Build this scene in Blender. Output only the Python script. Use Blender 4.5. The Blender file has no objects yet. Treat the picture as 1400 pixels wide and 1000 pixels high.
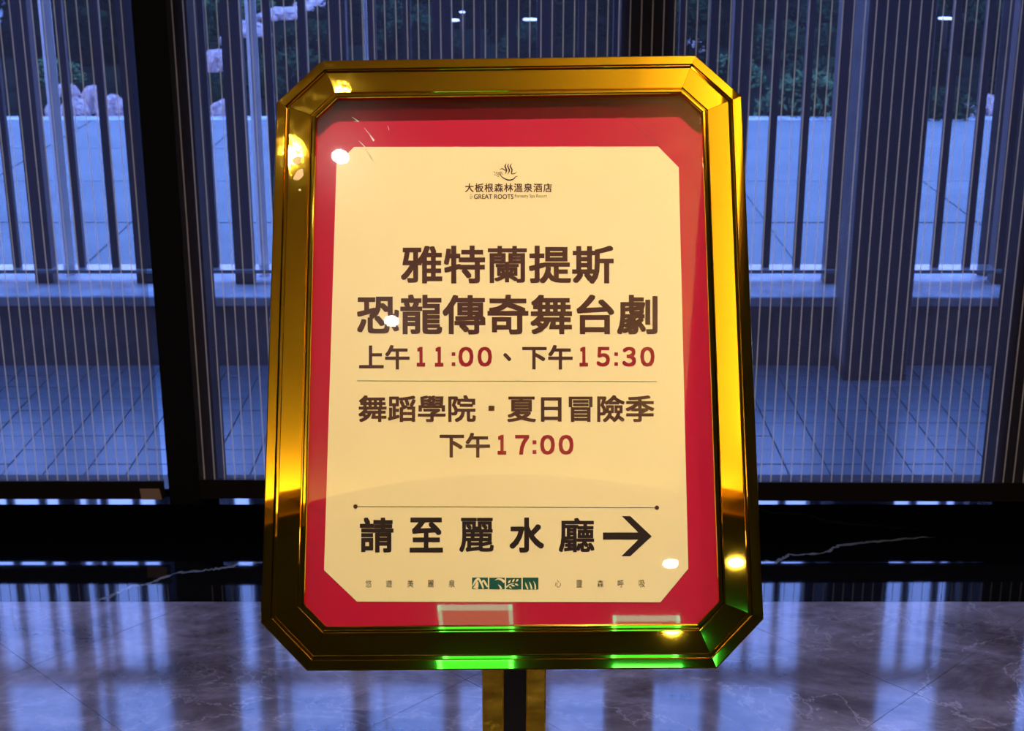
import bpy, bmesh, math, random
import numpy as np
from mathutils import Vector, Matrix, Euler
random.seed(7)
S = bpy.context.scene
C = S.collection
PI = math.pi

# ------------------------------------------------------------------ camera
FPX = 2050.0
TH = math.radians(18.25)
CAM = Vector((0, 0, 1.5))
cd = bpy.data.cameras.new('camera'); cam = bpy.data.objects.new('camera', cd); C.objects.link(cam)
cam.location = CAM
cam.rotation_euler = (PI / 2 - TH, 0, 0)
cd.sensor_width = 36.0
cd.lens = FPX / 1400 * 36
cd.dof.use_dof = True; cd.dof.focus_distance = 1.5; cd.dof.aperture_fstop = 22
cd.clip_start = 0.02; cd.clip_end = 300
S.camera = cam
S.view_settings.view_transform = 'Standard'
S.view_settings.look = 'None'
S.view_settings.gamma = 1
S.view_settings.use_curve_mapping = False
S.view_settings.exposure = 0.0
S.cycles.max_bounces = 8
S.cycles.transparent_max_bounces = 16
S.cycles.caustics_reflective = False
S.cycles.caustics_refractive = False
S.cycles.sample_clamp_indirect = 6

# ------------------------------------------------------------------ sky (dusk blue)
SKY = (0.14, 0.31, 1.0); SKY_STRENGTH = 11.0
w = bpy.data.worlds.new('sky'); S.world = w; w.use_nodes = True
nt = w.node_tree; nt.nodes.clear()
out = nt.nodes.new('ShaderNodeOutputWorld'); bg = nt.nodes.new('ShaderNodeBackground')
tc = nt.nodes.new('ShaderNodeTexCoord'); sx = nt.nodes.new('ShaderNodeSeparateXYZ'); rp = nt.nodes.new('ShaderNodeValToRGB')
nt.links.new(tc.outputs['Generated'], sx.inputs[0]); nt.links.new(sx.outputs['Z'], rp.inputs[0])
rp.color_ramp.elements[0].position = 0.0; rp.color_ramp.elements[0].color = (0.50, 0.58, 1.4, 1)
rp.color_ramp.elements[1].position = 0.6; rp.color_ramp.elements[1].color = (*SKY, 1)
nt.links.new(rp.outputs[0], bg.inputs[0]); bg.inputs[1].default_value = SKY_STRENGTH
nt.links.new(bg.outputs[0], out.inputs[0])

WARM = (1.0, 0.885, 0.72)
LAMP_W = 18.0
COVE = 82.0

# ------------------------------------------------------------------ pixel helpers (rays of the photograph's camera onto real planes)
_F = Vector((0, math.cos(TH), -math.sin(TH))); _D = Vector((0, -math.sin(TH), -math.cos(TH))); _R = Vector((1, 0, 0))
def ray(x, y): return (_F + _R * ((x - 700) / FPX) + _D * ((y - 500) / FPX)).normalized()
def on_plane(x, y, p0, n):
    d = ray(x, y); return CAM + d * ((p0 - CAM).dot(n) / d.dot(n))
def ground(x, y, h=0.0): return on_plane(x, y, Vector((0, 0, h)), Vector((0, 0, 1)))
def wallp(x, y, D): return on_plane(x, y, Vector((0, D, 0)), Vector((0, 1, 0)))

# ------------------------------------------------------------------ materials
def mat(name, col, rough=0.5, metal=0.0, spec=0.5, emit=None, es=0.0, noise=None, bump=None):
    m = bpy.data.materials.new(name); m.use_nodes = True
    t = m.node_tree; b = t.nodes['Principled BSDF']
    b.inputs['Base Color'].default_value = (*col, 1)
    b.inputs['Roughness'].default_value = rough
    b.inputs['Metallic'].default_value = metal
    b.inputs['Specular IOR Level'].default_value = spec
    if emit:
        b.inputs['Emission Color'].default_value = (*emit, 1); b.inputs['Emission Strength'].default_value = es
    if noise:   # (scale, other colour)
        tcn = t.nodes.new('ShaderNodeTexCoord'); n = t.nodes.new('ShaderNodeTexNoise'); n.inputs['Scale'].default_value = noise[0]
        n.inputs['Detail'].default_value = 6
        r = t.nodes.new('ShaderNodeValToRGB'); r.color_ramp.elements[0].position = .35; r.color_ramp.elements[1].position = .65
        r.color_ramp.elements[0].color = (*col, 1); r.color_ramp.elements[1].color = (*noise[1], 1)
        t.links.new(tcn.outputs['Object'], n.inputs['Vector']); t.links.new(n.outputs['Fac'], r.inputs[0]); t.links.new(r.outputs[0], b.inputs['Base Color'])
    if bump:
        tcn = t.nodes.new('ShaderNodeTexCoord'); n = t.nodes.new('ShaderNodeTexNoise'); n.inputs['Scale'].default_value = bump[0]
        bp = t.nodes.new('ShaderNodeBump'); bp.inputs['Strength'].default_value = bump[1]; bp.inputs['Distance'].default_value = bump[2]
        t.links.new(tcn.outputs['Object'], n.inputs['Vector']); t.links.new(n.outputs['Fac'], bp.inputs['Height']); t.links.new(bp.outputs[0], b.inputs['Normal'])
    return m

def gold_mat():
    m = mat('polished_brass', (0.93, 0.63, 0.05), 0.03, 1.0)
    t = m.node_tree; b = t.nodes['Principled BSDF']
    tcn = t.nodes.new('ShaderNodeTexCoord')
    # rubbed, scratched lacquer near the upper left corner, clean elsewhere
    sub = t.nodes.new('ShaderNodeVectorMath'); sub.operation = 'DISTANCE'; sub.inputs[1].default_value = (-.215, 0, .25)
    t.links.new(tcn.outputs['Object'], sub.inputs[0])
    mr = t.nodes.new('ShaderNodeMapRange'); mr.inputs[1].default_value = 0.01; mr.inputs[2].default_value = 0.15; mr.inputs[3].default_value = .8; mr.inputs[4].default_value = 0.02
    t.links.new(sub.outputs['Value'], mr.inputs[0])
    n = t.nodes.new('ShaderNodeTexNoise'); n.inputs['Scale'].default_value = 90; n.inputs['Detail'].default_value = 8; n.inputs['Roughness'].default_value = .7
    t.links.new(tcn.outputs['Object'], n.inputs['Vector'])
    r = t.nodes.new('ShaderNodeMapRange'); r.inputs[1].default_value = .48; r.inputs[2].default_value = .66; r.inputs[3].default_value = 0; r.inputs[4].default_value = 0.045
    t.links.new(n.outputs['Fac'], r.inputs[0])
    mu = t.nodes.new('ShaderNodeMath'); mu.operation = 'MULTIPLY'; t.links.new(r.outputs[0], mu.inputs[0]); t.links.new(mr.outputs[0], mu.inputs[1])
    ad = t.nodes.new('ShaderNodeMath'); ad.operation = 'ADD'; ad.inputs[1].default_value = 0.022; t.links.new(mu.outputs[0], ad.inputs[0])
    t.links.new(ad.outputs[0], b.inputs['Roughness'])
    bp = t.nodes.new('ShaderNodeBump'); bp.inputs['Strength'].default_value = 0.3; bp.inputs['Distance'].default_value = 0.0004
    t.links.new(mu.outputs[0], bp.inputs['Height']); t.links.new(bp.outputs[0], b.inputs['Normal'])
    return m

def glass_mat(name, rough, tint=(1, 1, 1), ior=1.5):
    m = bpy.data.materials.new(name); m.use_nodes = True; t = m.node_tree; t.nodes.clear()
    o = t.nodes.new('ShaderNodeOutputMaterial'); mx = t.nodes.new('ShaderNodeMixShader'); tr = t.nodes.new('ShaderNodeBsdfTransparent'); gl = t.nodes.new('ShaderNodeBsdfGlossy'); g2 = t.nodes.new('ShaderNodeBsdfGlossy'); g2.inputs['Roughness'].default_value = .16; mg = t.nodes.new('ShaderNodeMixShader'); mg.inputs[0].default_value = .12 if rough else 0
    fr = t.nodes.new('ShaderNodeFresnel'); ge = t.nodes.new('ShaderNodeNewGeometry'); mr = t.nodes.new('ShaderNodeMapRange'); mr.inputs[3].default_value = ior; mr.inputs[4].default_value = 1 / ior   # same reflectance on both faces of the sheet
    t.links.new(ge.outputs['Backfacing'], mr.inputs[0]); t.links.new(mr.outputs[0], fr.inputs[0])
    tr.inputs[0].default_value = (*tint, 1); gl.inputs['Roughness'].default_value = rough
    t.links.new(fr.outputs[0], mx.inputs[0]); t.links.new(tr.outputs[0], mx.inputs[1]); t.links.new(gl.outputs[0], mg.inputs[1]); t.links.new(g2.outputs[0], mg.inputs[2]); t.links.new(mg.outputs[0], mx.inputs[2]); t.links.new(mx.outputs[0], o.inputs[0])
    return m

def sheer_mat():
    m = bpy.data.materials.new('sheer_blind_fabric'); m.use_nodes = True; t = m.node_tree; t.nodes.clear()
    o = t.nodes.new('ShaderNodeOutputMaterial'); mx = t.nodes.new('ShaderNodeMixShader'); mx.inputs[0].default_value = 0.52
    tr = t.nodes.new('ShaderNodeBsdfTransparent')
    df = t.nodes.new('ShaderNodeBsdfDiffuse'); df.inputs[0].default_value = (0.045, 0.035, 0.045, 1)
    tl = t.nodes.new('ShaderNodeBsdfTranslucent'); tl.inputs[0].default_value = (0.02, 0.016, 0.018, 1)
    ad = t.nodes.new('ShaderNodeAddShader')
    t.links.new(df.outputs[0], ad.inputs[0]); t.links.new(tl.outputs[0], ad.inputs[1])
    t.links.new(tr.outputs[0], mx.inputs[1]); t.links.new(ad.outputs[0], mx.inputs[2]); t.links.new(mx.outputs[0], o.inputs[0])
    return m

def thread_mat():
    m = bpy.data.materials.new('pale_thread'); m.use_nodes = True; t = m.node_tree; t.nodes.clear()
    o = t.nodes.new('ShaderNodeOutputMaterial'); df = t.nodes.new('ShaderNodeBsdfDiffuse'); df.inputs[0].default_value = (0.85, 0.75, 0.70, 1)
    tl = t.nodes.new('ShaderNodeBsdfTranslucent'); tl.inputs[0].default_value = (0.36, 0.25, 0.09, 1)
    ad = t.nodes.new('ShaderNodeAddShader'); tr = t.nodes.new('ShaderNodeBsdfTransparent'); mx = t.nodes.new('ShaderNodeMixShader'); mx.inputs[0].default_value = .26
    t.links.new(df.outputs[0], ad.inputs[0]); t.links.new(tl.outputs[0], ad.inputs[1])
    t.links.new(tr.outputs[0], mx.inputs[1]); t.links.new(ad.outputs[0], mx.inputs[2]); t.links.new(mx.outputs[0], o.inputs[0])
    return m

def marble_mat():
    m = mat('grey_brown_marble', (0.1, 0.09, 0.09), 0.075, 0, 0.9); t = m.node_tree; b = t.nodes['Principled BSDF']
    tcn = t.nodes.new('ShaderNodeTexCoord')
    def noise(scale, detail, rough, dist, loc, rot, sc):
        mp = t.nodes.new('ShaderNodeMapping'); mp.inputs['Rotation'].default_value = (0, 0, rot); mp.inputs['Scale'].default_value = sc; mp.inputs['Location'].default_value = loc
        n = t.nodes.new('ShaderNodeTexNoise'); n.inputs['Scale'].default_value = scale; n.inputs['Detail'].default_value = detail; n.inputs['Roughness'].default_value = rough; n.inputs['Distortion'].default_value = dist
        t.links.new(tcn.outputs['Object'], mp.inputs[0]); t.links.new(mp.outputs[0], n.inputs['Vector']); return n.outputs['Fac']
    def ramp(fac, stops):
        r = t.nodes.new('ShaderNodeValToRGB'); el = r.color_ramp.elements; el[0].position = stops[0][0]; el[0].color = (*stops[0][1], 1); el[1].position = stops[-1][0]; el[1].color = (*stops[-1][1], 1)
        for p, c in stops[1:-1]: k = el.new(p); k.color = (*c, 1)
        t.links.new(fac, r.inputs[0]); return r.outputs[0]
    base = ramp(noise(2.6, 12, .68, .5, (0, 0, 0), .3, (1, 1.6, 1)), [(.30, (.030, .022, .026)), (.45, (.075, .058, .066)), (.57, (.145, .120, .140)), (.72, (.26, .23, .27))])
    fine = ramp(noise(16, 10, .75, .4, (1, 2, 0), .5, (1, 1.7, 1)), [(.3, (.7, .7, .7)), (.7, (1.3, 1.3, 1.3))])
    mx1 = t.nodes.new('ShaderNodeMix'); mx1.data_type = 'RGBA'; mx1.blend_type = 'MULTIPLY'; mx1.inputs[0].default_value = 1; t.links.new(base, mx1.inputs[6]); t.links.new(fine, mx1.inputs[7])
    prev = mx1.outputs[2]
    for (sc, wd, st, lc, rt) in ((1.5, .0055, .40, (3.1, 1.7, 0), -.25), (4.5, .012, .22, (8.1, 4.7, 0), .35)):
        f = noise(sc, 9, .6, .9, lc, rt, (1, 1.9, 1))
        s = t.nodes.new('ShaderNodeMath'); s.operation = 'SUBTRACT'; s.inputs[1].default_value = .5; t.links.new(f, s.inputs[0])
        a = t.nodes.new('ShaderNodeMath'); a.operation = 'ABSOLUTE'; t.links.new(s.outputs[0], a.inputs[0])
        mr = t.nodes.new('ShaderNodeMapRange'); mr.inputs[1].default_value = 0.0; mr.inputs[2].default_value = wd; mr.inputs[3].default_value = st; mr.inputs[4].default_value = 0; t.links.new(a.outputs[0], mr.inputs[0])
        br = t.nodes.new('ShaderNodeMath'); br.operation = 'MULTIPLY'; t.links.new(mr.outputs[0], br.inputs[0])
        gate = ramp(noise(2.2, 3, .5, 0, (sc, 0, 0), 0, (1, 1, 1)), [(.42, (0, 0, 0)), (.6, (1, 1, 1))]); t.links.new(gate, br.inputs[1])
        mx = t.nodes.new('ShaderNodeMix'); mx.data_type = 'RGBA'; t.links.new(br.outputs[0], mx.inputs[0]); t.links.new(prev, mx.inputs[6]); mx.inputs[7].default_value = (0.45, 0.40, 0.43, 1); prev = mx.outputs[2]
    t.links.new(prev, b.inputs['Base Color'])
    return m

M = dict(
    gold=gold_mat(), black=mat('black_insert', (0.012, 0.010, 0.010), .3),
    red=mat('red_mat_board', (0.44, 0.004, 0.030), .7, 0, .1, bump=(900, .1, .0003)),
    dred=mat('red_fold_line', (0.10, 0.004, 0.01), .6),
    cream=mat('cream_poster_paper', (0.84, 0.66, 0.35), .7, 0, .15, noise=(3, (0.81, 0.63, 0.32))),
    brown=mat('dark_brown_ink', (0.060, 0.017, 0.012), .6, 0, .1), ink=mat('black_brown_ink', (0.022, 0.010, 0.008), .6, 0, .1),
    rink=mat('dark_red_ink', (0.26, 0.006, 0.014), .6, 0, .1), green=mat('dark_green_ink', (0.01, 0.075, 0.05), .6, 0, .1),
    glue=mat('dried_glue', (0.72, 0.47, 0.22), .6, bump=(700, .6, .001)),
    pane=glass_mat('picture_glass', .012), wglass=glass_mat('window_glass', 0.0, (.93, .95, .97)),
    scr=mat('scratch_white', (.75, .65, .65), .3),
    board=mat('backing_board', (.05, .04, .03), .7), iron=mat('black_iron', (0.02, 0.018, 0.016), .35, .6),
    marble=marble_mat(), grout=mat('dark_grout', (0.02, 0.018, 0.018), .7),
    bmarble=mat('black_marble', (0.0014, 0.0012, 0.0014), .05, 0, .5), vein=mat('pale_vein', (0.10, 0.10, 0.11), .05),
    mull=mat('dark_bronze_frame', (0.0022, 0.0015, 0.0012), .5, 0, .15), hem=mat('dark_brown_hem_bar', (0.0075, 0.0040, 0.003), .6, 0, .1),
    sheer=sheer_mat(), thread=thread_mat(), tag=mat('faded_label', (0.22, 0.12, 0.09), .7),
    plaster=mat('cream_plaster', (0.48, 0.315, 0.155), .8), soffit=mat('brown_ceiling_panel', (0.21, 0.20, 0.10), .6),
    lip=mat('orange_wood_lip', (0.50, 0.26, 0.07), .4), wallm=mat('brown_wall_panel', (0.20, 0.13, 0.07), .5, noise=(2, (0.16, 0.10, 0.055))),
    cove=mat('cove_tube', (1, .9, .7), .5, emit=(1.0, .97, .42), es=COVE), lens=mat('lamp_lens', (1, 1, 1), .4, emit=(1, .9, .75), es=30),
    greenp=mat('green_lit_acrylic', (.1, .3, .15), .4, emit=(0.06, 1.0, 0.36), es=1.5), greene=mat('mint_lit_edge', (.2, .5, .4), .4, emit=(0.06, 1.0, 0.6), es=6), steel=mat('brushed_ring', (.6, .6, .6), .3, 1.0),
    slab=mat('pale_terrace_slab', (0.095, 0.11, 0.115), .8, noise=(2.5, (0.125, 0.14, 0.142)), bump=(40, .2, .002)),
    slabj=mat('slab_joint', (0.17, 0.19, 0.2), .8), paver=mat('wet_grey_paver', (0.075, 0.085, 0.105), .33, noise=(9, (0.10, 0.115, 0.13)), bump=(60, .15, .002)),
    paverj=mat('paver_joint', (0.02, 0.022, 0.03), .9),
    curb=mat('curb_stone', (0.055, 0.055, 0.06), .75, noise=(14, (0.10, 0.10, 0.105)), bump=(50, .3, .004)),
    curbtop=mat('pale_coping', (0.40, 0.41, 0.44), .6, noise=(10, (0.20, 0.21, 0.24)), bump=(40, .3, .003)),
    rail=mat('dark_railing_paint', (0.030, 0.024, 0.030), .5), railtop=mat('railing_paint_sky_sheen', (0.16, 0.17, 0.18), .22),
    post=mat('pale_grey_post', (0.8, 0.8, 0.78), .4), col=mat('dark_column_stone', (0.016, 0.014, 0.017), .6),
    soil=mat('dark_soil', (0.004, 0.005, 0.004), .95, 0, 0, noise=(3, (0.010, 0.014, 0.009))),
    rock=mat('pale_pinkish_rock', (0.55, 0.40, 0.38), .8, noise=(4, (0.20, 0.13, 0.14)), bump=(9, .6, .04)),
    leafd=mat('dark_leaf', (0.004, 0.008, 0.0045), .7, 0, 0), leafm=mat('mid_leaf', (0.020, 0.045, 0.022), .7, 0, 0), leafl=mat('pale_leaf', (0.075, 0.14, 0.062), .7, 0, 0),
    bark=mat('bark', (0.05, 0.035, 0.025), .8), gdisc=mat('glow_disc_face', (1, 1, 1), .4, emit=(0.55, 0.65, 1.0), es=2.2),
)

# ------------------------------------------------------------------ object helpers
def link(name, me, parent=None, m=None):
    o = bpy.data.objects.new(name, me); C.objects.link(o)
    if m is not None and me is not None: me.materials.append(m)
    if parent is not None: o.parent = parent
    return o
def tag(o, label=None, cat=None, group=None, kind=None):
    if label: o['label'] = label
    if cat: o['category'] = cat
    if group: o['group'] = group
    if kind: o['kind'] = kind
    return o
def empty(name, loc=(0, 0, 0)):
    o = bpy.data.objects.new(name, None); o.empty_display_size = .05; o.location = loc; C.objects.link(o); return o
def pyd(name, v, f, m, parent=None):
    me = bpy.data.meshes.new(name); me.from_pydata([tuple(p) for p in v], [], f); me.update(); return link(name, me, parent, m)
def boxes(name, bl, m, parent=None, bevel=0.0):
    bm = bmesh.new()
    for (x0, y0, z0, x1, y1, z1) in bl:
        r = bmesh.ops.create_cube(bm, size=1)
        bmesh.ops.transform(bm, matrix=Matrix.Translation(((x0 + x1) / 2, (y0 + y1) / 2, (z0 + z1) / 2)) @ Matrix.Diagonal((x1 - x0, y1 - y0, z1 - z0, 1)), verts=r['verts'])
    if bevel: bmesh.ops.bevel(bm, geom=bm.edges[:], offset=bevel, segments=1, affect='EDGES')
    me = bpy.data.meshes.new(name); bm.to_mesh(me); bm.free(); return link(name, me, parent, m)
def box(name, a, b, m, parent=None, bevel=0.0): return boxes(name, [(*a, *b)], m, parent, bevel)
def cyl(name, c, r, h, m, parent=None, seg=32, r2=None, bev=0.0, axis='Z'):
    bm = bmesh.new(); bmesh.ops.create_cone(bm, cap_ends=True, segments=seg, radius1=r, radius2=r if r2 is None else r2, depth=h)
    if bev: bmesh.ops.bevel(bm, geom=[e for e in bm.edges if abs(e.verts[0].co.z - e.verts[1].co.z) < 1e-6], offset=bev, segments=2, affect='EDGES')
    bmesh.ops.transform(bm, matrix=Matrix.Translation(c), verts=bm.verts)
    me = bpy.data.meshes.new(name); bm.to_mesh(me); bm.free(); return link(name, me, parent, m)
def prism(name, pts, y0, y1, m, parent=None):
    """polygon in local x-z extruded from y0 to y1"""
    n = len(pts); v = [(p[0], y0, p[1]) for p in pts] + [(p[0], y1, p[1]) for p in pts]
    f = [list(range(n)), list(range(2 * n - 1, n - 1, -1))] + [[i, i + n, (i + 1) % n + n, (i + 1) % n] for i in range(n)]
    return pyd(name, v, f, m, parent)
def prismz(name, pts, z0, z1, m, parent=None):
    n = len(pts); v = [(p[0], p[1], z0) for p in pts] + [(p[0], p[1], z1) for p in pts]
    f = [list(range(n - 1, -1, -1)), list(range(n, 2 * n))] + [[i, (i + 1) % n, (i + 1) % n + n, i + n] for i in range(n)]
    return pyd(name, v, f, m, parent)

# ================================================================== ROOM SHELL
XL, XR, YB, YW = -4.3, 4.3, -5.0, 3.27
box('floor', (XL, YB, -.10), (XR, YW + .22, -.004), M['grout'])['kind'] = 'structure'
floor = bpy.data.objects['floor']
# big diagonal marble tiles
def clip(poly, a, b, c):   # keep a*x+b*y<=c
    r = []
    for i in range(len(poly)):
        p, q = poly[i], poly[(i + 1) % len(poly)]
        dp, dq = a * p[0] + b * p[1] - c, a * q[0] + b * q[1] - c
        if dp <= 0: r.append(p)
        if dp * dq < 0:
            t = dp / (dp - dq); r.append((p[0] + t * (q[0] - p[0]), p[1] + t * (q[1] - p[1])))
    return r
U0, DU, V0, DV = 1.687, .8115, 1.762, .917      # x+y and y-x families of joints
g = .0007
YBD = 2.918
for i in range(-14, 8):
    for j in range(-14, 10):
        u0, u1, v0, v1 = U0 + i * DU + g, U0 + (i + 1) * DU - g, V0 + j * DV + g, V0 + (j + 1) * DV - g
        P = [((u - v) / 2, (u + v) / 2) for u, v in ((u0, v0), (u1, v0), (u1, v1), (u0, v1))]
        for (a, b, c) in ((1, 0, XR), (-1, 0, -XL), (0, 1, YBD - .0006), (0, -1, -YB)):
            P = clip(P, a, b, c)
            if len(P) < 3: break
        if len(P) < 3: continue
        ar = sum(P[k][0] * P[(k + 1) % len(P)][1] - P[(k + 1) % len(P)][0] * P[k][1] for k in range(len(P))) / 2
        if abs(ar) < .002: continue
        if ar < 0: P = P[::-1]
        prismz('tile', P, -.004, 0, M['marble'], floor)
# black marble border slabs with one pale vein running across them
sx_ = [XL, -3.1, -1.7, -.30, 1.35, 2.8, XR]
for a, b in zip(sx_[:-1], sx_[1:]):
    box('border_slab', (a + .0003, YBD + .0003, -.004), (b - .0003, YW, 0), M['bmarble'], floor)
def ribbon(name, pts, ws, z, m, parent):
    v = []; f = []
    for i, p in enumerate(pts):
        q = pts[min(i + 1, len(pts) - 1)]; o = pts[max(i - 1, 0)]
        d = Vector((q[0] - o[0], q[1] - o[1])).normalized(); n = Vector((-d.y, d.x)) * ws[i] / 2
        v += [(p[0] + n.x, p[1] + n.y, z), (p[0] - n.x, p[1] - n.y, z)]
        if i: f.append((2 * i - 2, 2 * i - 1, 2 * i + 1, 2 * i))
    return pyd(name, v, f, m, parent)
def vein(px, w0, w1, seed):
    random.seed(seed); P = []; W = []
    for (a, b) in zip(px[:-1], px[1:]):
        for k in range(8):
            t = k / 8; q = ground(a[0] + t * (b[0] - a[0]), a[1] + t * (b[1] - a[1]))
            P.append((q.x + random.uniform(-.002, .002), q.y + random.uniform(-.005, .005))); W.append(random.uniform(w0, w1))
    W[0] = W[-1] = .0005
    ribbon('marble_vein', P, W, .00025, M['vein'], floor)
vein([(133, 823), (150, 816), (180, 802), (196, 801), (215, 793), (245, 783), (270, 781), (300, 778), (330, 772), (360, 770), (420, 768), (560, 772), (700, 765), (860, 772), (960, 764), (1043, 768), (1062, 769), (1078, 759), (1125, 757.5), (1150, 745), (1200, 741), (1280, 733)], .003, .013, 3)
vein([(1170, 745), (1182, 741), (1230, 739), (1285, 733)], .001, .003, 5)

box('wall_left', (XL - .15, YB, 0), (XL, YW + .22, 3.5), M['wallm'])['kind'] = 'structure'
box('wall_right', (XR, YB, 0), (XR + .15, YW + .22, 3.5), M['wallm'])['kind'] = 'structure'
box('wall_back', (XL, YB - .15, 0), (XR, YB, 3.5), M['wallm'])['kind'] = 'structure'
box('wall_front', (XL, YW - .02, 2.88), (XR, YW + .2, 3.5), M['wallm'])['kind'] = 'structure'
# black marble sill under the windows
box('trim_1', (XL, YW, 0), (XR, YW + .13, .0749), M['bmarble'])['kind'] = 'structure'
box('trim_2', (XL, YW + .13, -.12), (XR, YW + .22, .060), M['mull'])['kind'] = 'structure'

# ceiling with a sunken tray: soffit slabs, curved lip, recess
TX0, TX1, TY0, TY1 = -1.55, .385, -1.295, 2.3
arc = [(x, -1.295 - .33 * (x + .17) ** 2) for x in np.linspace(TX0, TX1, 17)]
ceil = prismz('ceiling', [(XL, YB), (XR, YB), (XR, arc[-1][1])] + [p for p in arc[::-1]] + [(XL, arc[0][1])], 3.0, 3.05, M['soffit'])
ceil['kind'] = 'structure'
boxes('soffit_panel', [(XL, arc[0][1], 3.0, TX0, YW, 3.05)], M['soffit'], ceil)
boxes('soffit_panel', [(TX1, arc[-1][1], 3.0, XR, YW, 3.05)], M['soffit'], ceil)
boxes('soffit_panel', [(TX0, TY1, 3.0, TX1, YW, 3.05)], M['soffit'], ceil)
n = len(arc)
lipP = arc + [(p[0], p[1] - .012) for p in arc[::-1]]
prismz('tray_lip', lipP[::-1], 2.985, 3.085, M['lip'], ceil)
box('tray_lip', (TX1, arc[-1][1], 2.985), (TX1 + .012, TY1, 3.085), M['lip'], ceil)
box('tray_lip', (TX0 - .012, arc[0][1], 2.985), (TX0, TY1, 3.085), M['lip'], ceil)
e = .30
boxes('tray_recess', [(TX0 - e, -1.95, 3.20, TX1 + e, TY1 + e, 3.24), (TX0 - e - .03, -1.95, 3.05, TX0 - e, TY1 + e, 3.24),
      (TX1 + e, -1.95, 3.05, TX1 + e + .03, TY1 + e, 3.24), (TX0 - e, -1.98, 3.05, TX1 + e, -1.95, 3.24), (TX0 - e, TY1 + e, 3.05, TX1 + e, TY1 + e + .03, 3.24)], M['plaster'], ceil)
boxes('soffit_panel', [(XL, YB, 3.42, XR, YW, 3.5)], M['soffit'], ceil)
def tube(name, a, b, lab):
    o = box(name, a, b, M['cove']); tag(o, lab, 'cove light'); return o
tube('cove_light', (TX1 + .10, -1.35, 3.052), (TX1 + .14, 1.4, 3.085), 'warm light strip hidden along the right edge of the ceiling tray')
tube('cove_light', (TX0 + .1, -1.60, 3.052), (TX1 - .02, -1.56, 3.085), 'warm light strip hidden along the back edge of the ceiling tray')

# ------------------------------------------------------------------ windows, mullions
mulls = [-3.9, -2.85, -1.80, -.756, .294, 1.203, 2.2, 3.2, 4.2]
MW = .059
edges_ = [XL] + mulls + [XR]
for i in range(len(edges_) - 1):
    a, b = edges_[i], edges_[i + 1]
    fr = boxes('window_%d' % (i + 1), [(b - MW if b < XR else b - .02, YW + .02, .0749, b + MW if b < XR else b, YW + .125, 2.88), (a + MW, YW + .07, .0749, b - MW, YW + .12, .085), (a + MW, YW + .06, 2.78, b - MW, YW + .12, 2.88)], M['mull'])
    fr['kind'] = 'structure'
    box('pane', (a + .03, YW + .092, .08), (b - .03, YW + .098, 2.8), M['wglass'], fr)

# ------------------------------------------------------------------ roller blinds with woven pale threads
SPC = .02385
_cell = {}
def thread_mesh(z0):
    me = _cell.get(z0)
    if not me:
        o = box('thread', (-.00135, -.0012, z0), (.00135, .0004, 2.74), M['thread']); me = o.data; bpy.data.objects.remove(o); _cell[z0] = me
    return me
def blind(x0, x1, hb, ht, slope, first, lab, tagged=False):
    t = empty('roller_blind', ((x0 + x1) / 2, YW, 0)); tag(t, lab, 'blind', 'sheer roller blinds along the window wall')
    cx = (x0 + x1) / 2; hw = (x1 - x0) / 2; z0 = hb + .004
    yb = .006
    dz = lambda x: slope * (x + cx)
    pyd('fabric', [(-hw, yb, z0 + dz(-hw)), (hw, yb, z0 + dz(hw)), (hw, yb, 2.76), (-hw, yb, 2.76)], [(0, 1, 2, 3)], M['sheer'], t)
    v = []
    for s in (-hw, hw):
        for (y, z) in ((yb - .006, hb), (yb + .006, hb), (yb + .006, ht), (yb - .006, ht)): v.append((s, y, z + dz(s)))
    pyd('hem_bar', v, [(0, 1, 2, 3), (7, 6, 5, 4), (0, 4, 5, 1), (1, 5, 6, 2), (2, 6, 7, 3), (3, 7, 4, 0)], M['hem'], t)
    cyl('roller', (0, 0, 0), .022, 2 * hw, M['hem'], t, 20).matrix_local = Matrix.Translation((0, 0.006, 2.79)) @ Matrix.Rotation(PI / 2, 4, 'Y')
    x = first
    me = thread_mesh(round(hb + .012, 3))
    while x < x1 - .004:
        if x > x0 + .004:
            o = link('thread', me, t); o.location = (x - cx, yb - .0006, dz(x - cx))
        x += SPC
    if tagged:
        p = [wallp(191, 668, YW), wallp(218, 668, YW), wallp(222, 683, YW), wallp(194, 683, YW)]
        pyd('care_label', [(q.x - cx, yb - .008, q.z) for q in p], [(3, 2, 1, 0)], M['tag'], t)
    return t
X0 = (26 - 700) / FPX * (YW / (math.cos(TH) + .2439 * math.sin(TH)))       # the thread that meets the top edge at x = 26
off = .0
blind(-1.78, -.823, .0885, .134, 0, X0 - SPC * 31, 'dark sheer blind left of the black window post', True)
X1 = (233.6 - 700) / FPX * (YW / (math.cos(TH) + .2439 * math.sin(TH)))
blind(-.738, 2.14, .0872, .134, -.0045, X1, 'wide dark sheer blind behind the gold sign')
blind(-4.2, -1.86, .0885, .134, 0, -4.19, 'dark sheer blind nearest the left wall of the room')
blind(2.2, 4.25, .0885, .134, 0, 2.21, 'dark sheer blind nearest the right wall of the room')

# ================================================================== OUTSIDE
tag(prismz('ground', [(-40, 3.2), (40, 3.2), (40, 70), (-40, 70)], -.6, -.03, M['soil']), kind='structure')
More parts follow.
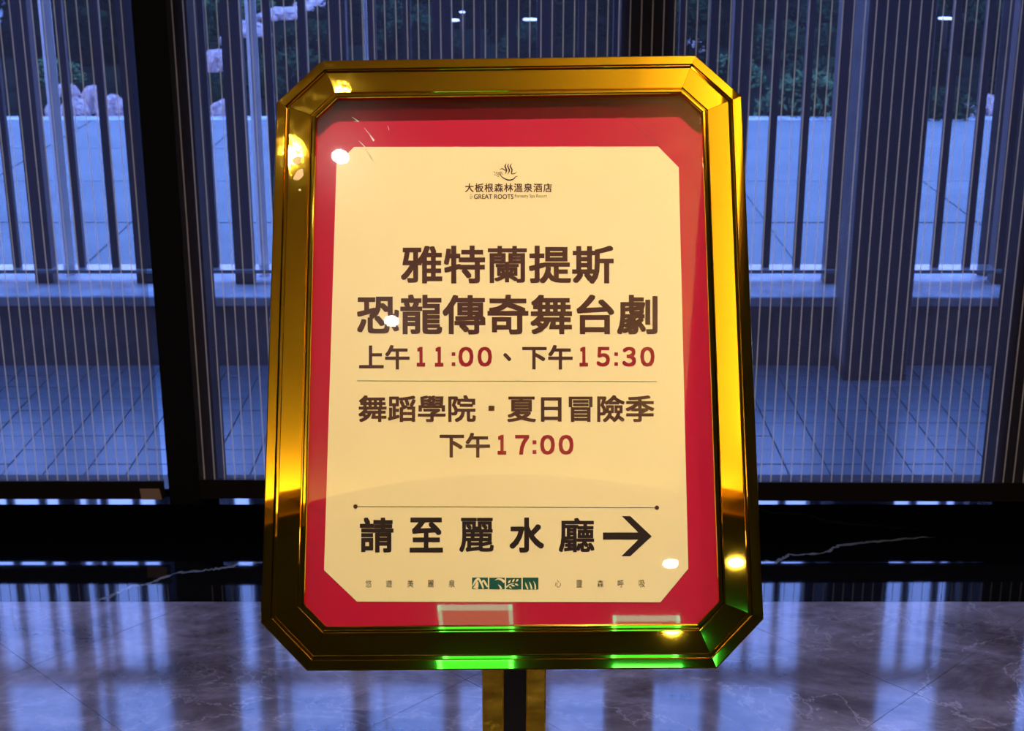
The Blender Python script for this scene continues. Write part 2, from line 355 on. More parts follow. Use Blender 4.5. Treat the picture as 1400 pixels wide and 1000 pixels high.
# small wet pavers between window and kerb
pav = tag(box('paving', (-5, YW + .22, -.06), (5, 4.58, -.006), M['paverj']), kind='structure')
PW, y0 = .1085, 3.50
rows = 10
pm = box('paver', (-PW / 2 + .0013, -.0525 + .0013, -.006), (PW / 2 - .0013, .0525 - .0013, 0), M['paver'], bevel=.001); pme = pm.data; bpy.data.objects.remove(pm)
rs = []
rest = []
for r in range(rows + 1):
    y = y0 + .105 * (r + .5)
    for c in range(-46, 47):
        x = c * PW + (.0 if r % 2 else PW / 2) * 0 + .02
        if y > 4.57: continue
        if abs(x) < 1.48 and len(rs) < 298:
            o = link('paver', pme, pav); o.location = (x, y, random.uniform(-.0006, .0006)); rs.append(o)
        elif abs(x) < 4.9: rest.append((x - PW / 2 + .002, y - .0505, -.006, x + PW / 2 - .002, y + .0505, 0))
tag(boxes('outer_pavers', rest, M['paver'], pav), kind='stuff')
# low kerb with pale coping
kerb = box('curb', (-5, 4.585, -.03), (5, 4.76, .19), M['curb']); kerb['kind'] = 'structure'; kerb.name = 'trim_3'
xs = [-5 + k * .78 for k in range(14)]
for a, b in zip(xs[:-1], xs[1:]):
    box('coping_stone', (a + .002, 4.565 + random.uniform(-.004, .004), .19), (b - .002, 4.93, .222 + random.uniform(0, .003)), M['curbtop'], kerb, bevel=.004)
# railing
rl = empty('railing', (0, 4.75, .222)); tag(rl, 'dark iron railing standing on the pale kerb outside the window', 'railing')
def rail_x(px): return wallp(px, 290, 4.75).x
posts_px = [-83, 55, 195, 331, 470, 608, 745, 880, 1003, 1143, 1375, 1513]
post_x = [rail_x(p) for p in posts_px]
bar_px = [16.5 - 47, 16.5, 106, 153, 243, 290.5, 378, 424, 516, 562, 654, 700, 792, 838, 925, 965, 1050, 1093, 1190, 1237, 1284, 1327.5, 1421, 1467]
for px_ in bar_px:
    x = rail_x(px_); box('baluster', (x - .0115, -.012, .052), (x + .0115, .012, 1.0), M['rail'], rl)
for x in [-4.7, -4.37, -4.04, -3.71, -3.38, -3.05, -2.72, -2.39, -2.06] + post_x + [2.3, 2.63, 2.96, 3.29, 3.62, 3.95, 4.28, 4.61]:
    box('railing_post', (x - .029, -.028, 0), (x + .029, .03, 2.6), M['rail'], rl)
for x in [-4.7 + .11 * k for k in range(1, 25)] + [2.3 + .11 * k for k in range(1, 23)]:
    if abs((x + 4.7) % .33) > .05: box('baluster', (x - .0115, -.012, .052), (x + .0115, .012, 1.0), M['rail'], rl)
box('bottom_rail', (-4.9, -.045, .040), (4.9, .03, .052), M['railtop'], rl, bevel=.001)  # paler than the other rails: sky reflection put into its colour
box('top_rail', (-4.9, -.03, .995), (4.9, .03, 1.038), M['rail'], rl, bevel=.002)
box('head_rail', (-4.9, -.04, 2.6), (4.9, .04, 2.68), M['rail'], rl, bevel=.002)
for (px_, wd, lab) in ((76, .040, 'pale grey upright post left of the black window post'), (351, .034, 'pale grey upright post just left of the gold sign'), (505, .012, 'thin pale upright showing above the top left of the sign'),
                       (1000, .016, 'thin pale upright showing just above the top right of the sign'), (1366, .045, 'dull grey upright post near the right edge of the window')):
    x = rail_x(px_); y = 4.80
    up = tag(box('upright_post', (-wd * .4, -wd * .4, 0), (wd * .4, wd * .4, 2.53), M['post'] if px_ != 1366 else M['curb'], None, .002), lab, 'post')
    up.location = (x, y + wd, .2225); up.rotation_euler = (0, 0, math.radians(35 if x < 0 else -35))
cx0, cx1 = wallp(1170, 290, 4.40).x, wallp(1258, 290, 4.40).x
cl = empty('square_column', ((cx0 + cx1) / 2, 4.5, 0)); tag(cl, 'square dark column outside, between the lit gaps on the right', 'column'); hw = (cx1 - cx0) / 2
box('shaft', (-hw, -.1, .02), (hw, .083, 2.75), M['col'], cl, .004)
box('plinth', (-hw, -.1, 0), (hw, .0845, .02), M['col'], cl)
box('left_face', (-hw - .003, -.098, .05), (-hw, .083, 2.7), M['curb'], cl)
# terrace of large slabs
ter = tag(box('terrace', (-9, 4.94, -.08), (9, 9.62, -.006), M['slabj']), kind='structure')
yr = [4.94, 5.65, 6.60, 7.55, 8.50, 9.50]
for a, b in zip(yr[:-1], yr[1:]):
    for c in range(-9, 9):
        x = c * .95 + .19
        if abs(x + .475) > 8.4: continue
        box('slab', (x + .006, a + .006, -.006), (x + .944, b - .006, random.uniform(-.001, .001)), M['slab'], ter)
for c in range(-9, 9): box('edge_stone', (c * 1.0 + .003, 9.505, -.006), (c * 1.0 + .997, 9.66, .004), M['curbtop'], ter, .002)
pathm = tag(prismz('path', [(-9, 9.7), (-3.45, 9.7), (-6.4, 19.5), (-14, 19.5)], -.03, 0.0, M['slab']), kind='structure')

# rocks
def rock_mesh(seed):
    random.seed(seed); bm = bmesh.new(); bmesh.ops.create_icosphere(bm, subdivisions=3, radius=1)
    from mathutils import noise
    for v in bm.verts:
        nn = noise.noise(v.co * .9 + Vector((seed * 3.3, 0, 0))) * .35 + noise.noise(v.co * 2.7 + Vector((0, seed, 0))) * .12
        v.co *= 1 + nn
        v.co.z = max(v.co.z, -.45) * .9
    me = bpy.data.meshes.new('rock'); bm.to_mesh(me); bm.free(); me.materials.append(M['rock']); return me
RM = [rock_mesh(k) for k in range(5)]
rocks = [(72, 158, 26, 30, 'low pale rock at the left edge of the garden bank'), (100, 158, 36, 38, 'pinkish boulder second from the left on the garden bank'), (124, 150, 26, 56, 'tall pale boulder standing between two rocks on the left bank'),
         (150, 157, 38, 42, 'rounded pinkish boulder beside the dark window post'), (90, 128, 26, 26, 'pale rock lying on top of the left bank'), (266, 120, 16, 34, 'small bluish rock right of the dark window post'), (262, 78, 16, 20, 'small pale stone high beside the dark window post'),
         (292, 94, 34, 44, 'squarish pinkish boulder leaning on the slope'), (303, 157, 30, 34, 'grey-blue rock at the terrace edge left of the sign'), (340, 48, 44, 30, 'broad pinkish rock on the upper slope left of the sign'), (312, 60, 24, 26, 'pale rock between the squarish boulder and the broad rock'),
         (362, 26, 26, 18, 'small pale rock above the broad one on the slope'), (386, 24, 50, 24, 'long pale rock near the top of the slope'), (430, 12, 50, 20, 'long pale rock highest on the slope'), (1322, 158, 38, 30, 'low bluish rock behind the right railing'),
         (1357, 158, 30, 44, 'upright bluish rock beside the right grey post'), (950, 70, 24, 30, 'dim bluish rock just above the top right of the sign')]
for i, (px_, py_, w_, h_, lab) in enumerate(rocks):
    p = ground(px_, py_); z = (p - CAM).dot(_F)
    o = link('rock', RM[i % 5]); sxx = w_ / FPX * z / 1.7; szz = h_ / FPX * z / 1.7
    o.scale = (sxx, sxx * .9, szz); o.location = (p.x, p.y + sxx * .8, szz * .38 - .03); o.rotation_euler = (0, 0, (i * 37 % 30) / 100)
    tag(o, lab, 'rock', 'rocks in the garden beyond the terrace')

# shrubs
def leaves(n, rx, rz, size, seed, dens=.75):
    rng = np.random.default_rng(seed); v = []; f = []
    for i in range(n):
        d = rng.normal(size=3); d /= np.linalg.norm(d); d[2] = abs(d[2]) * 1.0
        r = rng.uniform(dens, 1.05); c = np.array([d[0] * rx, d[1] * rx, d[2] * rz + .02]) * r
        a = rng.normal(size=3); a /= np.linalg.norm(a); b = np.cross(a, rng.normal(size=3)); b /= np.linalg.norm(b)
        L = size * rng.uniform(.7, 1.3); W_ = L * .4; k = len(v)
        v += [tuple(c - a * L), tuple(c + b * W_), tuple(c + a * L), tuple(c - b * W_)]; f.append((k, k + 1, k + 2, k + 3))
    return v, f
def shrub_set(seed, mname, rx, rz, size, n):
    v, f = leaves(n, rx, rz, size * .62, seed); me = bpy.data.meshes.new('foliage'); me.from_pydata(v, [], f); me.materials.append(M[mname])
    return me
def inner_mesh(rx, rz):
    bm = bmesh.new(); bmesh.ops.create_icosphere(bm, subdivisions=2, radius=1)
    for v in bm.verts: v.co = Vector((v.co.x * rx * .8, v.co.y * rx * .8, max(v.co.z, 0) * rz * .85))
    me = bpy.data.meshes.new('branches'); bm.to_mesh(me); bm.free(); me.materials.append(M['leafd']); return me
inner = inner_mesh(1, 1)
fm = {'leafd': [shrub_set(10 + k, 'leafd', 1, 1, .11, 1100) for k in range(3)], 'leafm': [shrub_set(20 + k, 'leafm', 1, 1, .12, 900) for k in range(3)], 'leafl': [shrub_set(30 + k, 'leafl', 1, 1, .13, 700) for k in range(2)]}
random.seed(12)
shr = []
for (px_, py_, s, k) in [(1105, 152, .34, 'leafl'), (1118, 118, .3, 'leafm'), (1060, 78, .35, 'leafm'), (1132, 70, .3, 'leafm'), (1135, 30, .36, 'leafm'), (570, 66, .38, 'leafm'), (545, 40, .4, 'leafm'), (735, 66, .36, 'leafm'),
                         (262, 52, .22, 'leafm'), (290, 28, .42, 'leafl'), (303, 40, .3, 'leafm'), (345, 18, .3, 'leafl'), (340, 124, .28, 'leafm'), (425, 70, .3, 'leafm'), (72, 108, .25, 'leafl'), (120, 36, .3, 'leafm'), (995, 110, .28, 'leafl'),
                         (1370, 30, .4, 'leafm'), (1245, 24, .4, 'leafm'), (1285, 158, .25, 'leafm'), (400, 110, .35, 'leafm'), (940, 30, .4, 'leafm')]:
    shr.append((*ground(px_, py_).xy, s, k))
for i in range(1500):
    if len(shr) > 105: break
    y = random.uniform(10.2, 21); x = random.uniform(-.42, .42) * y
    if x < -.33 * y + .2: continue
    if any(abs(x - ground(r[0], r[1]).x) < .5 and y < ground(r[0], r[1]).y + .1 and y > ground(r[0], r[1]).y - 2.2 for r in rocks): continue
    s_ = random.uniform(.26, .5)
    if any((x - q[0]) ** 2 + (y - q[1]) ** 2 < (1.12 * (s_ + q[2])) ** 2 for q in shr): continue
    shr.append((x, y, s_, 'leafd'))
SL = ['pale leafy shrub at the terrace edge, just left of the wide dark column', 'mid-green shrub directly behind the pale one by the column', 'mid-green shrub above the top right corner of the sign', 'mid-green shrub halfway up, beside the left edge of the column',
      'highest mid-green shrub beside the column', 'mid-green shrub just above the middle of the sign, left of the two bright ovals', 'green shrub higher up left of the two bright ovals', 'green shrub between sign and bright ovals, right of the middle',
      'green shrub touching the right side of the dark window post, lowest of three', 'pale green shrub highest beside the window post', 'green shrub between the window post and the pale upright', 'pale green plant next to the broad pinkish rock',
      'green shrub at the left shoulder of the sign', 'green shrub above the upper left corner of the sign', 'pale green plant above the boulders at far left', 'green shrub above the boulders, left of the window post', 'pale plant beside the upper right corner of the sign',
      'green shrub at the right edge near the grey post', 'green shrub left of the lone bright oval behind the right blind', 'low green shrub at the terrace edge behind the right railing', 'green shrub behind the left shoulder of the sign', 'green shrub behind the window post above the sign']
labs = {'leafd': ('dark leafy shrub in the garden beyond the terrace', 'dark shrubs beyond the terrace'), 'leafm': ('mid-green shrub beyond the terrace', 'mid-green shrubs beyond the terrace'), 'leafl': ('pale green leafy plant standing out in the dark garden', 'pale green plants beyond the terrace')}  # leaf colour alone sets the dark, mid and pale kinds
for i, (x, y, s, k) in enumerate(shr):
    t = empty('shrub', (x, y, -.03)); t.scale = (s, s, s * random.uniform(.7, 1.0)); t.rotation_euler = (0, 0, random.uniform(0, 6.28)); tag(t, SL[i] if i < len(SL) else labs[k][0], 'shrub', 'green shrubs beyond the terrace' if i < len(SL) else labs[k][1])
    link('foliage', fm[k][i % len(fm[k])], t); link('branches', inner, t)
# trees behind, closing the garden
tl, tf = leaves(1500, 1, 1, .09, 77, .5)
tme = bpy.data.meshes.new('crown'); tme.from_pydata([(a, b, c * 1.0) for a, b, c in tl], [], tf); tme.materials.append(M['leafd'])
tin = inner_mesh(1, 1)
for i in range(9):
    x = -16 + i * 4.0; y = 24 + (i * 7 % 5) * .6; t = empty('tree', (x, y, -.03)); tag(t, 'dark leafy tree closing the far side of the garden', 'tree', 'trees at the back of the garden')
    o = link('crown', tme, t); o.location = (0, 0, .7); o.scale = (1.9, 1.9, 2.6)
    o = link('branches', tin, t); o.location = (0, 0, .7); o.scale = (1.9, 1.9, 2.6)
    cyl('trunk', (0, 0, .6), .14, 1.25, M['bark'], t, 10, .1)
# small glowing discs on stems beyond the terrace, seen as bright flat ovals
for (px_, py_, w_, lab) in ((617, 27, 22, 'bright flat oval above the sign, left one of the pair'), (725, 26, 20, 'bright flat oval above the sign, right one of the pair'), (1293, 24.5, 20, 'bright flat oval behind the right blind'), (632, 16, 8, 'tiny bright oval just above the left bright one'), (739, 15, 8, 'tiny bright oval just above the right bright one')):
    p = ground(px_, py_, .36); r = w_ / FPX * (p - CAM).dot(_F) / 2
    t = empty('glow_disc', (p.x, p.y, -.03)); tag(t, lab, 'light')
    cyl('lens', (0, 0, .386), r, .012, M['gdisc'], t, 24); cyl('stem', (0, 0, .19), .02, .38, M['iron'], t, 10)

# ================================================================== THE SIGN
SP = Vector((-.00223, 1.35834, 1.06780))
yaw, lean, roll = -.025796, .537794, -.018672
RS = Matrix.Rotation(yaw, 3, 'Z') @ Matrix.Rotation(-lean, 3, 'X') @ Matrix.Rotation(roll, 3, 'Y')
RSi = RS.transposed()
NS = RS @ Vector((0, -1, 0))
def loc(x, y, outw=-.0155):
    """photograph pixel -> sign-local (x, z) on the plane 'outw' in front of the frame face"""
    p = on_plane(x, y, SP + NS * outw, NS); l = RSi @ (p - SP); return (l.x, l.z)
base = Vector((0, 1.372, 0))
sign = empty('sign_stand', base); tag(sign, 'gold framed notice board with red mat on a slim gold pole', 'sign')
ML = Matrix.Translation(SP - base) @ RS.to_4x4()
def place(o): o.matrix_local = ML; return o
HW, HH, CH = .23, .29836, .0439
def octo(u):
    w_, h_, c_ = HW - u, HH - u, CH - .5858 * u
    return [(-w_ + c_, h_), (w_ - c_, h_), (w_, h_ - c_), (w_, -h_ + c_), (w_ - c_, -h_), (-w_ + c_, -h_), (-w_, -h_ + c_), (-w_, h_ - c_)]
prof = [(0, -.022), (0, -.0012), (.0004, -.0003), (.0012, .0), (.0090, -.00017), (.0096, -.0006), (.0099, -.0014), (.0101, -.0048), (.0128, -.0048), (.0130, -.0012), (.0133, -.0003), (.0139, .0),
        (.0338, -.00059), (.0341, -.001), (.0343, -.0022), (.0352, -.0022), (.0354, -.0006), (.0360, .0006), (.0368, .0010), (.0388, .0010), (.0398, .0005), (.0404, -.0006), (.0406, -.0030), (.0406, -.0156), (.0406, -.022)]
for i in range(8):
    j = (i + 1) % 8; v = []; m_ = len(prof)
    a0, b0 = Vector(octo(0)[i]), Vector(octo(0)[j]); d = (b0 - a0).normalized() * .00013
    k_ = .45 if i in (1, 3, 5, 7) else 1       # the corner pieces sit a little flatter
    prof_ = [(u, h * k_ if .0130 < u < .0339 and h > -.001 else h) for u, h in prof]
    for (u, h) in prof_:
        p = Vector(octo(u)[i]) + d; v.append((p.x, -h, p.y))
    for (u, h) in prof_:
        p = Vector(octo(u)[j]) - d; v.append((p.x, -h, p.y))
    f = [(k, k + 1, m_ + k + 1, m_ + k) for k in range(m_ - 1)] + [(m_ - 1, 0, m_, 2 * m_ - 1)] + [list(range(m_))[::-1], [m_ + k for k in range(m_)]]
    o = place(pyd('frame_rail' if i % 2 == 0 else 'corner_rail', v, f, M['gold'], sign))
    bm = bmesh.new(); bm.from_mesh(o.data); bmesh.ops.recalc_face_normals(bm, faces=bm.faces); bm.to_mesh(o.data); bm.free()
    if i == 6:
        lr = o
place(prism('backing_board', octo(.001), .0185, .0245, M['board'], sign))
place(prism('mat_board', octo(.0395), .0160, .0182, M['red'], sign))
matb = bpy.data.objects['mat_board']
# fold lines on the red paper
def strip(name, a, b, wd, y, m, parent, px=True):
    A = Vector(loc(*a)) if px else Vector(a); B = Vector(loc(*b)) if px else Vector(b); d = (B - A).normalized(); nn = Vector((-d.y, d.x)) * wd / 2
    P = [A + nn, A - nn, B - nn, B + nn]
    return pyd(name, [(p.x, y, p.y) for p in P], [(0, 1, 2, 3)], m, parent)
strip('fold_line', (858, 163), (903, 201), .0004, .01592, M['dred'], matb)
strip('fold_line', (428, 693), (443, 705), .0004, .01592, M['dred'], matb)
strip('fold_line', (843, 143), (845, 164), .0003, .01592, M['dred'], matb)
# poster
pc = [(484, 201), (900, 200.5), (928, 229), (941, 778), (903, 824), (488, 823), (443, 780), (460, 225)]
poster = place(prism('poster', [loc(*p) for p in pc], .0155, .0160, M['cream'], sign))
YT = .01535
def text_mesh(s, spacing=1.0):
    cu = bpy.data.curves.new('t', 'FONT'); cu.body = s; cu.size = 1; cu.resolution_u = 3; cu.space_character = spacing; cu.fill_mode = 'FRONT'
    o = bpy.data.objects.new('t', cu); C.objects.link(o); bpy.context.view_layer.update()
    dg = bpy.context.evaluated_depsgraph_get(); me = bpy.data.meshes.new_from_object(o.evaluated_get(dg))
    V = np.array([v.co[:] for v in me.vertices]); F = [tuple(p.vertices) for p in me.polygons]
    bpy.data.objects.remove(o); bpy.data.curves.remove(cu); bpy.data.meshes.remove(me); return V, F
def lettering(s, x0, x1, y0, y1, m, bold=0.0, name='lettering', spacing=1.0):
    """text fitted to the box the photograph shows, printed on the poster; bold in photo pixels"""
    V, F = text_mesh(s, spacing)
    mn, mx_ = V.min(0), V.max(0)
    offs = [(0, 0)] if bold == 0 else [(bold * a, bold * b) for a in (-1, 0, 1) for b in (-1, 0, 1)]
    vv = []; ff = []
    cache = {}
    # bilinear map of the pixel box on the poster plane
    q = [Vector(loc(x0 + bold, y0 + bold)), Vector(loc(x1 - bold, y0 + bold)), Vector(loc(x1 - bold, y1 - bold)), Vector(loc(x0 + bold, y1 - bold))]
    sc = (q[1] - q[0]).length / max(1e-6, (x1 - x0 - 2 * bold))
    base_ = []
    for p in V:
        s_ = (p[0] - mn[0]) / (mx_[0] - mn[0]); t_ = (mx_[1] - p[1]) / (mx_[1] - mn[1])
        base_.append(q[0] * (1 - s_) * (1 - t_) + q[1] * s_ * (1 - t_) + q[2] * s_ * t_ + q[3] * (1 - s_) * t_)
    nch = len(s); wt = [(.72 if s[min(nch - 1, int((p[0] - mn[0]) / (mx_[0] - mn[0]) * nch * .9999))] in '蘭麗廳' else 1.0) for p in V]
    for k, (dx, dz) in enumerate(offs):
        b = len(vv); vv += [(p.x + dx * sc * w_, YT - k * .000004, p.y + dz * sc * w_) for p, w_ in zip(base_, wt)]; ff += [tuple(b + i for i in f) for f in F]
    return pyd(name, vv, ff, m, poster)
def flat(name, pts, m, y=YT): return pyd(name, [(*[(q := loc(*p))[0]], y, q[1]) for p in pts], [list(range(len(pts)))], m, poster)
BR, RD, IK = M['brown'], M['rink'], M['ink']
lettering('雅特蘭提斯', 548, 839, 336, 388.5, BR, 1.35)
lettering('恐龍傳奇舞台劇', 488, 899, 403, 457.5, BR, 1.35)
lettering('上午', 491, 560, 472, 505.5, BR, .9); lettering('下午', 714, 783, 472, 505.5, BR, .9)

FW = {'0': '０', '1': '１', '3': '３', '5': '５', '7': '７'}
def digits(seq, x_, y_, s_, top, bot, ctop, cbot):
    for ch, a, b in seq:
        A, B = x_ + a / s_, x_ + b / s_
        if ch == ':':
            hh = (B - A)
            for (q0, q1) in ((ctop, ctop + hh), (cbot - hh, cbot)): flat('colon_dot', [(A, q0), (B, q0), (B, q1), (A, q1)], M['rink'])
        else: lettering(FW[ch], A, B, top, bot, M['rink'], 1.35 if ch == '1' else 1.0, 'numeral')
lettering('、', 688, 699, 483, 494, BR, .7)
lettering('舞蹈學院', 490, 650.5, 540.5, 577.5, BR, .85); lettering('夏日冒險季', 693.5, 894.5, 540.5, 577.5, BR, .85)
flat('centre_dot', [(668, 555), (676, 555), (676, 562), (668, 562)], BR)
lettering('下午', 601, 670, 592, 626, BR, .9)
for ch, a, b in (('請', 492, 538), ('至', 560, 605.5), ('麗', 627.5, 675.5), ('水', 696.5, 744), ('廳', 763.5, 813)): lettering(ch, a, b, 708, 755.8, IK, 1.35)
c_ = lambda x, y: (480 + x / 3.256, 690 + y / 3.256)
flat('arrow', [c_(*p) for p in ((1121, 125), (1278, 125), (1205, 52), (1243, 52), (1338, 142), (1243, 231), (1203, 231), (1278, 157), (1121, 157))], IK)
strip('rule_line', (488, 521), (898, 522), .0005, YT, M['green'], poster)
strip('rule_line', (486, 693), (898, 694.5), .0005, YT, IK, poster)
for (x, y) in ((486, 693), (898, 694.5)): flat('line_end_dot', [(x + 3 * math.cos(a), y + 3 * math.sin(a)) for a in np.linspace(0, 2 * PI, 13)[:-1]], M['brown'], YT - .0001)
for ch, x in zip('悠遊美麗泉心靈森呼吸', (64, 155, 250, 341, 435, 908, 1002, 1096, 1187, 1281)):
    a, b = 480 + x / 3.256, 480 + (x + 27) / 3.256; lettering(ch, a, b, 793.5, 803.5, M['ink'], 0)
digits((('1', 292, 330), ('1', 373, 411), (':', 448, 464), ('0', 478, 545), ('0', 563, 627)), 480, 320, 3.256, 474.5, 501.5, 482, 500.5)
digits((('1', 1017, 1055), ('5', 1092, 1152), (':', 1172, 1188), ('3', 1207, 1268), ('0', 1287, 1351)), 480, 320, 3.256, 474.5, 501.5, 482, 500.5)
digits((('1', 652, 691), ('7', 730, 793), (':', 808, 825), ('0', 842, 907), ('0', 924, 990)), 480, 510, 3.256, 595, 622, 602.5, 621)
# hotel name and emblem
lettering('大板根森林溫泉酒店', 635.8, 754.6, 250.8, 263, BR, .2, spacing=1.12)
lettering('GREAT ROOTS', 648, 702, 265.8, 272.3, BR, .12)
lettering('Forestry Spa Resort', 704, 747.8, 265.8, 271.8, BR, 0)
lettering('T\nH\nE', 642.4, 646, 265.8, 272, BR, 0)
e_ = lambda x, y: (640 + x / 11.667, 215 + y / 11.667)
def curve_strip(pts, ws, name='emblem_stroke', m=None, cf=None, y=YT):
    cf = cf or e_; P = [Vector(p) for p in pts]; # Catmull-Rom
    Q = []; W = []
    for i in range(len(P) - 1):
        p0, p1, p2, p3 = P[max(i - 1, 0)], P[i], P[i + 1], P[min(i + 2, len(P) - 1)]
        for k in range(6):
            t = k / 6; Q.append(.5 * ((2 * p1) + (p2 - p0) * t + (2 * p0 - 5 * p1 + 4 * p2 - p3) * t * t + (3 * p1 - p0 - 3 * p2 + p3) * t ** 3)); W.append(ws[i] + (ws[i + 1] - ws[i]) * t)
    Q.append(P[-1]); W.append(ws[-1]); v = []; f = []
    for i, p in enumerate(Q):
        d = (Q[min(i + 1, len(Q) - 1)] - Q[max(i - 1, 0)]).normalized(); n_ = Vector((-d.y, d.x)) * W[i] / 2
        for s in (1, -1):
            l = loc(*cf(p.x + s * n_.x, p.y + s * n_.y)); v.append((l[0], y, l[1]))
        if i: f.append((2 * i - 2, 2 * i - 1, 2 * i + 1, 2 * i))
    return v, f
def emblem(name, strokes, m, cf=None, y=YT):
    v = []; f = []
    for pts, ws in strokes:
        a, b = curve_strip(pts, ws, cf=cf, y=y); k = len(v); v += a; f += [tuple(k + i for i in q) for q in b]
    return pyd(name, v, f, m, poster)
lf = lambda x, y, dx, dy, w=15: ([(x - dx, y - dy), (x, y), (x + dx, y + dy)], [2, w, 2])
emblem('emblem', [([(612, 100), (590, 145), (612, 210), (590, 272)], [3, 22, 24, 3]), ([(655, 100), (633, 145), (658, 210), (632, 275)], [3, 20, 22, 3]), ([(698, 100), (672, 145), (700, 200), (692, 262), (740, 262), (778, 235)], [3, 20, 20, 16, 12, 3]),
    ([(500, 200), (545, 185), (600, 215)], [3, 14, 16]), ([(500, 272), (560, 330), (645, 366), (720, 350), (760, 312), (800, 306)], [4, 16, 22, 18, 12, 3]),
    ([(508, 232), (532, 250), (548, 288)], [3, 12, 4]), ([(488, 236), (512, 258), (528, 290)], [3, 10, 4]),
    lf(420, 240, 12, 8), lf(455, 243, 12, 8), lf(488, 255, 12, 8), lf(428, 282, 12, -8), lf(460, 290, 12, -9), lf(482, 308, 10, -10), ([(440, 262), (480, 272), (510, 285)], [3, 8, 8])], BR)
g_ = lambda x, y: (630 + x / 11.667, 780 + y / 11.667)
for (a, b, y0_, y1_) in ((180, 432, 118, 302), (455, 700, 120, 304), (722, 968, 122, 306), (988, 1238, 118, 310)):
    flat('green_square', [g_(a, y0_), g_(b, y0_), g_(b, y1_), g_(a, y1_)], M['green'])
emblem('picture_mark', [([(185, 262), (235, 175), (285, 140), (330, 215), (360, 298)], [4, 40, 34, 34, 26]), ([(235, 298), (255, 240), (270, 180)], [85, 60, 20]), ([(335, 215), (360, 165), (395, 215), (428, 270)], [8, 26, 34, 22])], M['cream'], g_, YT - .0001)
emblem('picture_mark', [([(545, 165), (590, 140), (650, 152), (698, 190)], [3, 20, 34, 44]), ([(596, 232), (628, 262), (645, 302)], [6, 22, 34])], M['cream'], g_, YT - .0001)
emblem('picture_mark', [([(725, 275), (770, 235), (850, 205)], [26, 16, 6]), lf(775, 182, 22, -26, 34), lf(840, 165, 18, -26, 34), lf(900, 162, 18, -24, 34), lf(830, 245, 32, 12, 32), lf(890, 230, 30, 14, 32), lf(790, 278, 24, 16, 26)], M['cream'], g_, YT - .0001)
emblem('picture_mark', [([(1030, 195), (1045, 245), (1070, 302)], [5, 24, 22]), ([(1092, 185), (1115, 240), (1130, 306)], [5, 24, 28]), ([(1160, 175), (1185, 235), (1190, 306)], [5, 22, 28])], M['cream'], g_, YT - .0001)
# glass over it
pane_ = place(prism('glass_pane', octo(.0402), .0030, .0050, M['pane'], sign))
random.seed(4)
v = []; f = []
for (a, b, wd) in (((481, 160), (490, 166), 1.1), ((484, 166), (491, 166), .8), ((498, 175), (512, 192), .7), ((491, 193), (499, 201), .9), ((506, 186), (511, 193), 1.2), ((530, 172), (532, 178), .6), ((474, 320), (480, 323), .6), ((476, 273), (479, 275), 1)):
    A, B = Vector(loc(*a, -.003)), Vector(loc(*b, -.003)); d = (B - A).normalized(); nn = Vector((-d.y, d.x)) * wd * .0004
    k = len(v); v += [(p.x, .00295, p.y) for p in (A + nn * .3, A - nn * .3, B - nn, B + nn)]; f.append((k, k + 1, k + 2, k + 3))
pyd('scratches', v, f, M['scr'], pane_)
# dried glue spots on the left rail
def blob(cxy, r, seed, sq=1.0, ang=0):
    random.seed(seed); c = Vector(loc(*cxy, 0)); pts = []
    ph = [random.uniform(0, 6.28) for _ in range(4)]
    for k in range(22):
        a = k / 22 * 2 * PI; rr = r * (1 + .08 * math.sin(2 * a + ph[0]) + .08 * math.sin(3 * a + ph[1]) + .04 * math.sin(5 * a + ph[2]))
        x, z = rr * math.cos(a), rr * sq * math.sin(a); pts.append((c.x + x * math.cos(ang) - z * math.sin(ang), c.y + x * math.sin(ang) + z * math.cos(ang)))
    return prism('glue_spot', pts, -.0006, -.00005, M['glue'], lr)
blob((406, 219.5), .0042, 1, 1.05); blob((408.5, 239.5), .0068, 2, .55, .85); blob((410, 260), .0012, 3)
# pole: two gold channels and a black insert, foot plate
pw = .0325
yf = 1.350 - base.y
box('pole_channel', (-pw + .002, yf, .025), (-.0105 + .002, yf + .036, .98), M['gold'], sign, .0012)
box('pole_channel', (.0125 + .002, yf, .025), (pw + .002, yf + .036, .98), M['gold'], sign, .0012)
box('pole_insert', (-.0105 + .002, yf + .006, .025), (.0125 + .002, yf + .034, .98), M['black'], sign)
bk = box('tilt_bracket', (-.03, .0245, -.06), (.03, .034, .06), M['iron'], sign, .002); place(bk)
cyl('foot_plate', (0, 0, .0125), .19, .025, M['gold'], sign, 64, None, .004)

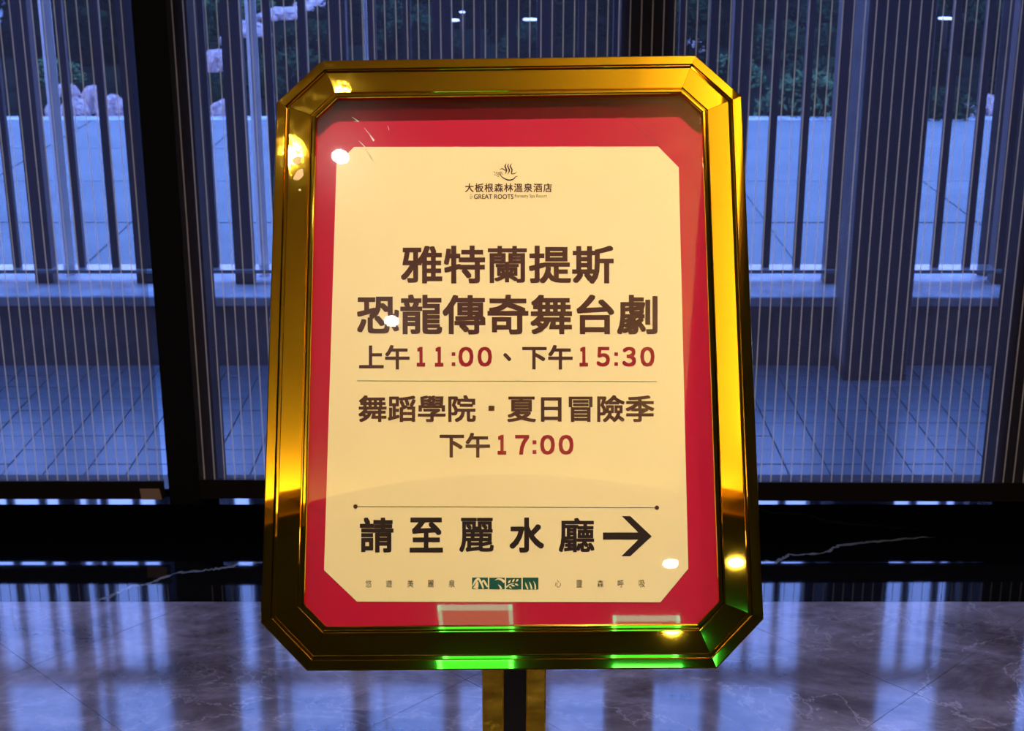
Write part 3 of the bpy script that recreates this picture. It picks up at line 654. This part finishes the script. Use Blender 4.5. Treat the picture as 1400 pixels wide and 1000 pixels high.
# ================================================================== CEILING LAMPS
def mirror_hit(px_, py_, z):
    p = on_plane(px_, py_, SP, NS); d = ray(px_, py_); r = d - 2 * d.dot(NS) * NS; t = (z - p.z) / r.z; return p + r * t
def downlight(x, y, z, power, lab, spread=120, rad=.026):
    t = empty('downlight', (x, y, z)); tag(t, lab, 'downlight')
    bm = bmesh.new(); n_ = 32; vs = []
    for (r, h) in ((rad * 1.05, .004), (rad * 1.1, -.003), (rad * 1.6, -.003), (rad * 1.65, 0)):
        vs.append([bm.verts.new((r * math.cos(2 * PI * k / n_), r * math.sin(2 * PI * k / n_), h)) for k in range(n_)])
    for a, b in zip(vs[:-1], vs[1:]):
        for k in range(n_): bm.faces.new((a[k], b[k], b[(k + 1) % n_], a[(k + 1) % n_]))
    me = bpy.data.meshes.new('ring'); bm.to_mesh(me); bm.free(); link('ring', me, t, M['steel'])
    cyl('lens', (0, 0, .001), rad * 1.05, .003, M['lens'], t, 32)
    ld = bpy.data.lights.new('lamp', 'AREA'); ld.shape = 'DISK'; ld.size = 2 * rad; ld.energy = power; ld.color = WARM; ld.spread = math.radians(spread)
    lo = bpy.data.objects.new('lamp', ld); C.objects.link(lo); lo.parent = t; lo.location = (0, 0, -.004)
    return t
p = mirror_hit(465, 212, 3.20); downlight(p.x, p.y, 3.20, LAMP_W * .12, 'downlight in the ceiling tray nearest the sign, left', rad=.021)
p = mirror_hit(535, 437, 3.20); downlight(p.x, p.y, 3.20, LAMP_W * .06, 'downlight in the ceiling tray behind the nearest left one', rad=.019)
p = mirror_hit(917, 770, 3.0); downlight(p.x, p.y, 3.0, LAMP_W * .025, 'downlight in the brown soffit behind the tray', rad=.024)
downlight(.10, 1.15, 3.20, LAMP_W * 1.3, 'downlight straight above the gold sign', 100)
downlight(-2.1, .3, 3.0, LAMP_W * .9, 'added fill lamp in the soffit left of the tray', 140)  # added side lamp, put in to brighten the poster
downlight(1.7, .2, 3.0, LAMP_W * .9, 'added fill lamp in the soffit right of the tray', 140)  # its added counterpart on the right, also there to light the poster
for i, (x, y) in enumerate(((-2.6, 1.6), (2.3, 1.6), (-2.6, -1.6), (2.3, -1.6))):
    downlight(x, y, 3.0, LAMP_W * .5, ('downlight in the soffit by the left windows', 'downlight in the soffit by the right windows', 'downlight in the soffit at the back left', 'downlight in the soffit at the back right')[i])
# green-lit acrylic panels in the soffit
def panel(px0, px1, py0, depth, lab):
    a, b = mirror_hit(px0, py0, 3.0), mirror_hit(px1, py0, 3.0); t = empty('ceiling_panel', ((a.x + b.x) / 2, a.y - depth / 2, 3.0)); tag(t, lab, 'light panel'); h = (b.x - a.x) / 2
    box('diffuser', (-h + .012, -depth / 2 + .012, -.012), (h - .012, depth / 2 - .012, 0), M['greenp'], t, .003)
    boxes('panel_frame', [(-h, -depth / 2, -.016, h, -depth / 2 + .012, 0), (-h, depth / 2 - .012, -.016, h, depth / 2, 0), (-h, -depth / 2, -.016, -h + .012, depth / 2, 0), (h - .012, -depth / 2, -.016, h, depth / 2, 0)], M['greene'], t)
panel(598, 700, 827, .5, 'green glowing ceiling panel at the back left')
panel(838, 930, 842, .5, 'green glowing ceiling panel at the back right')
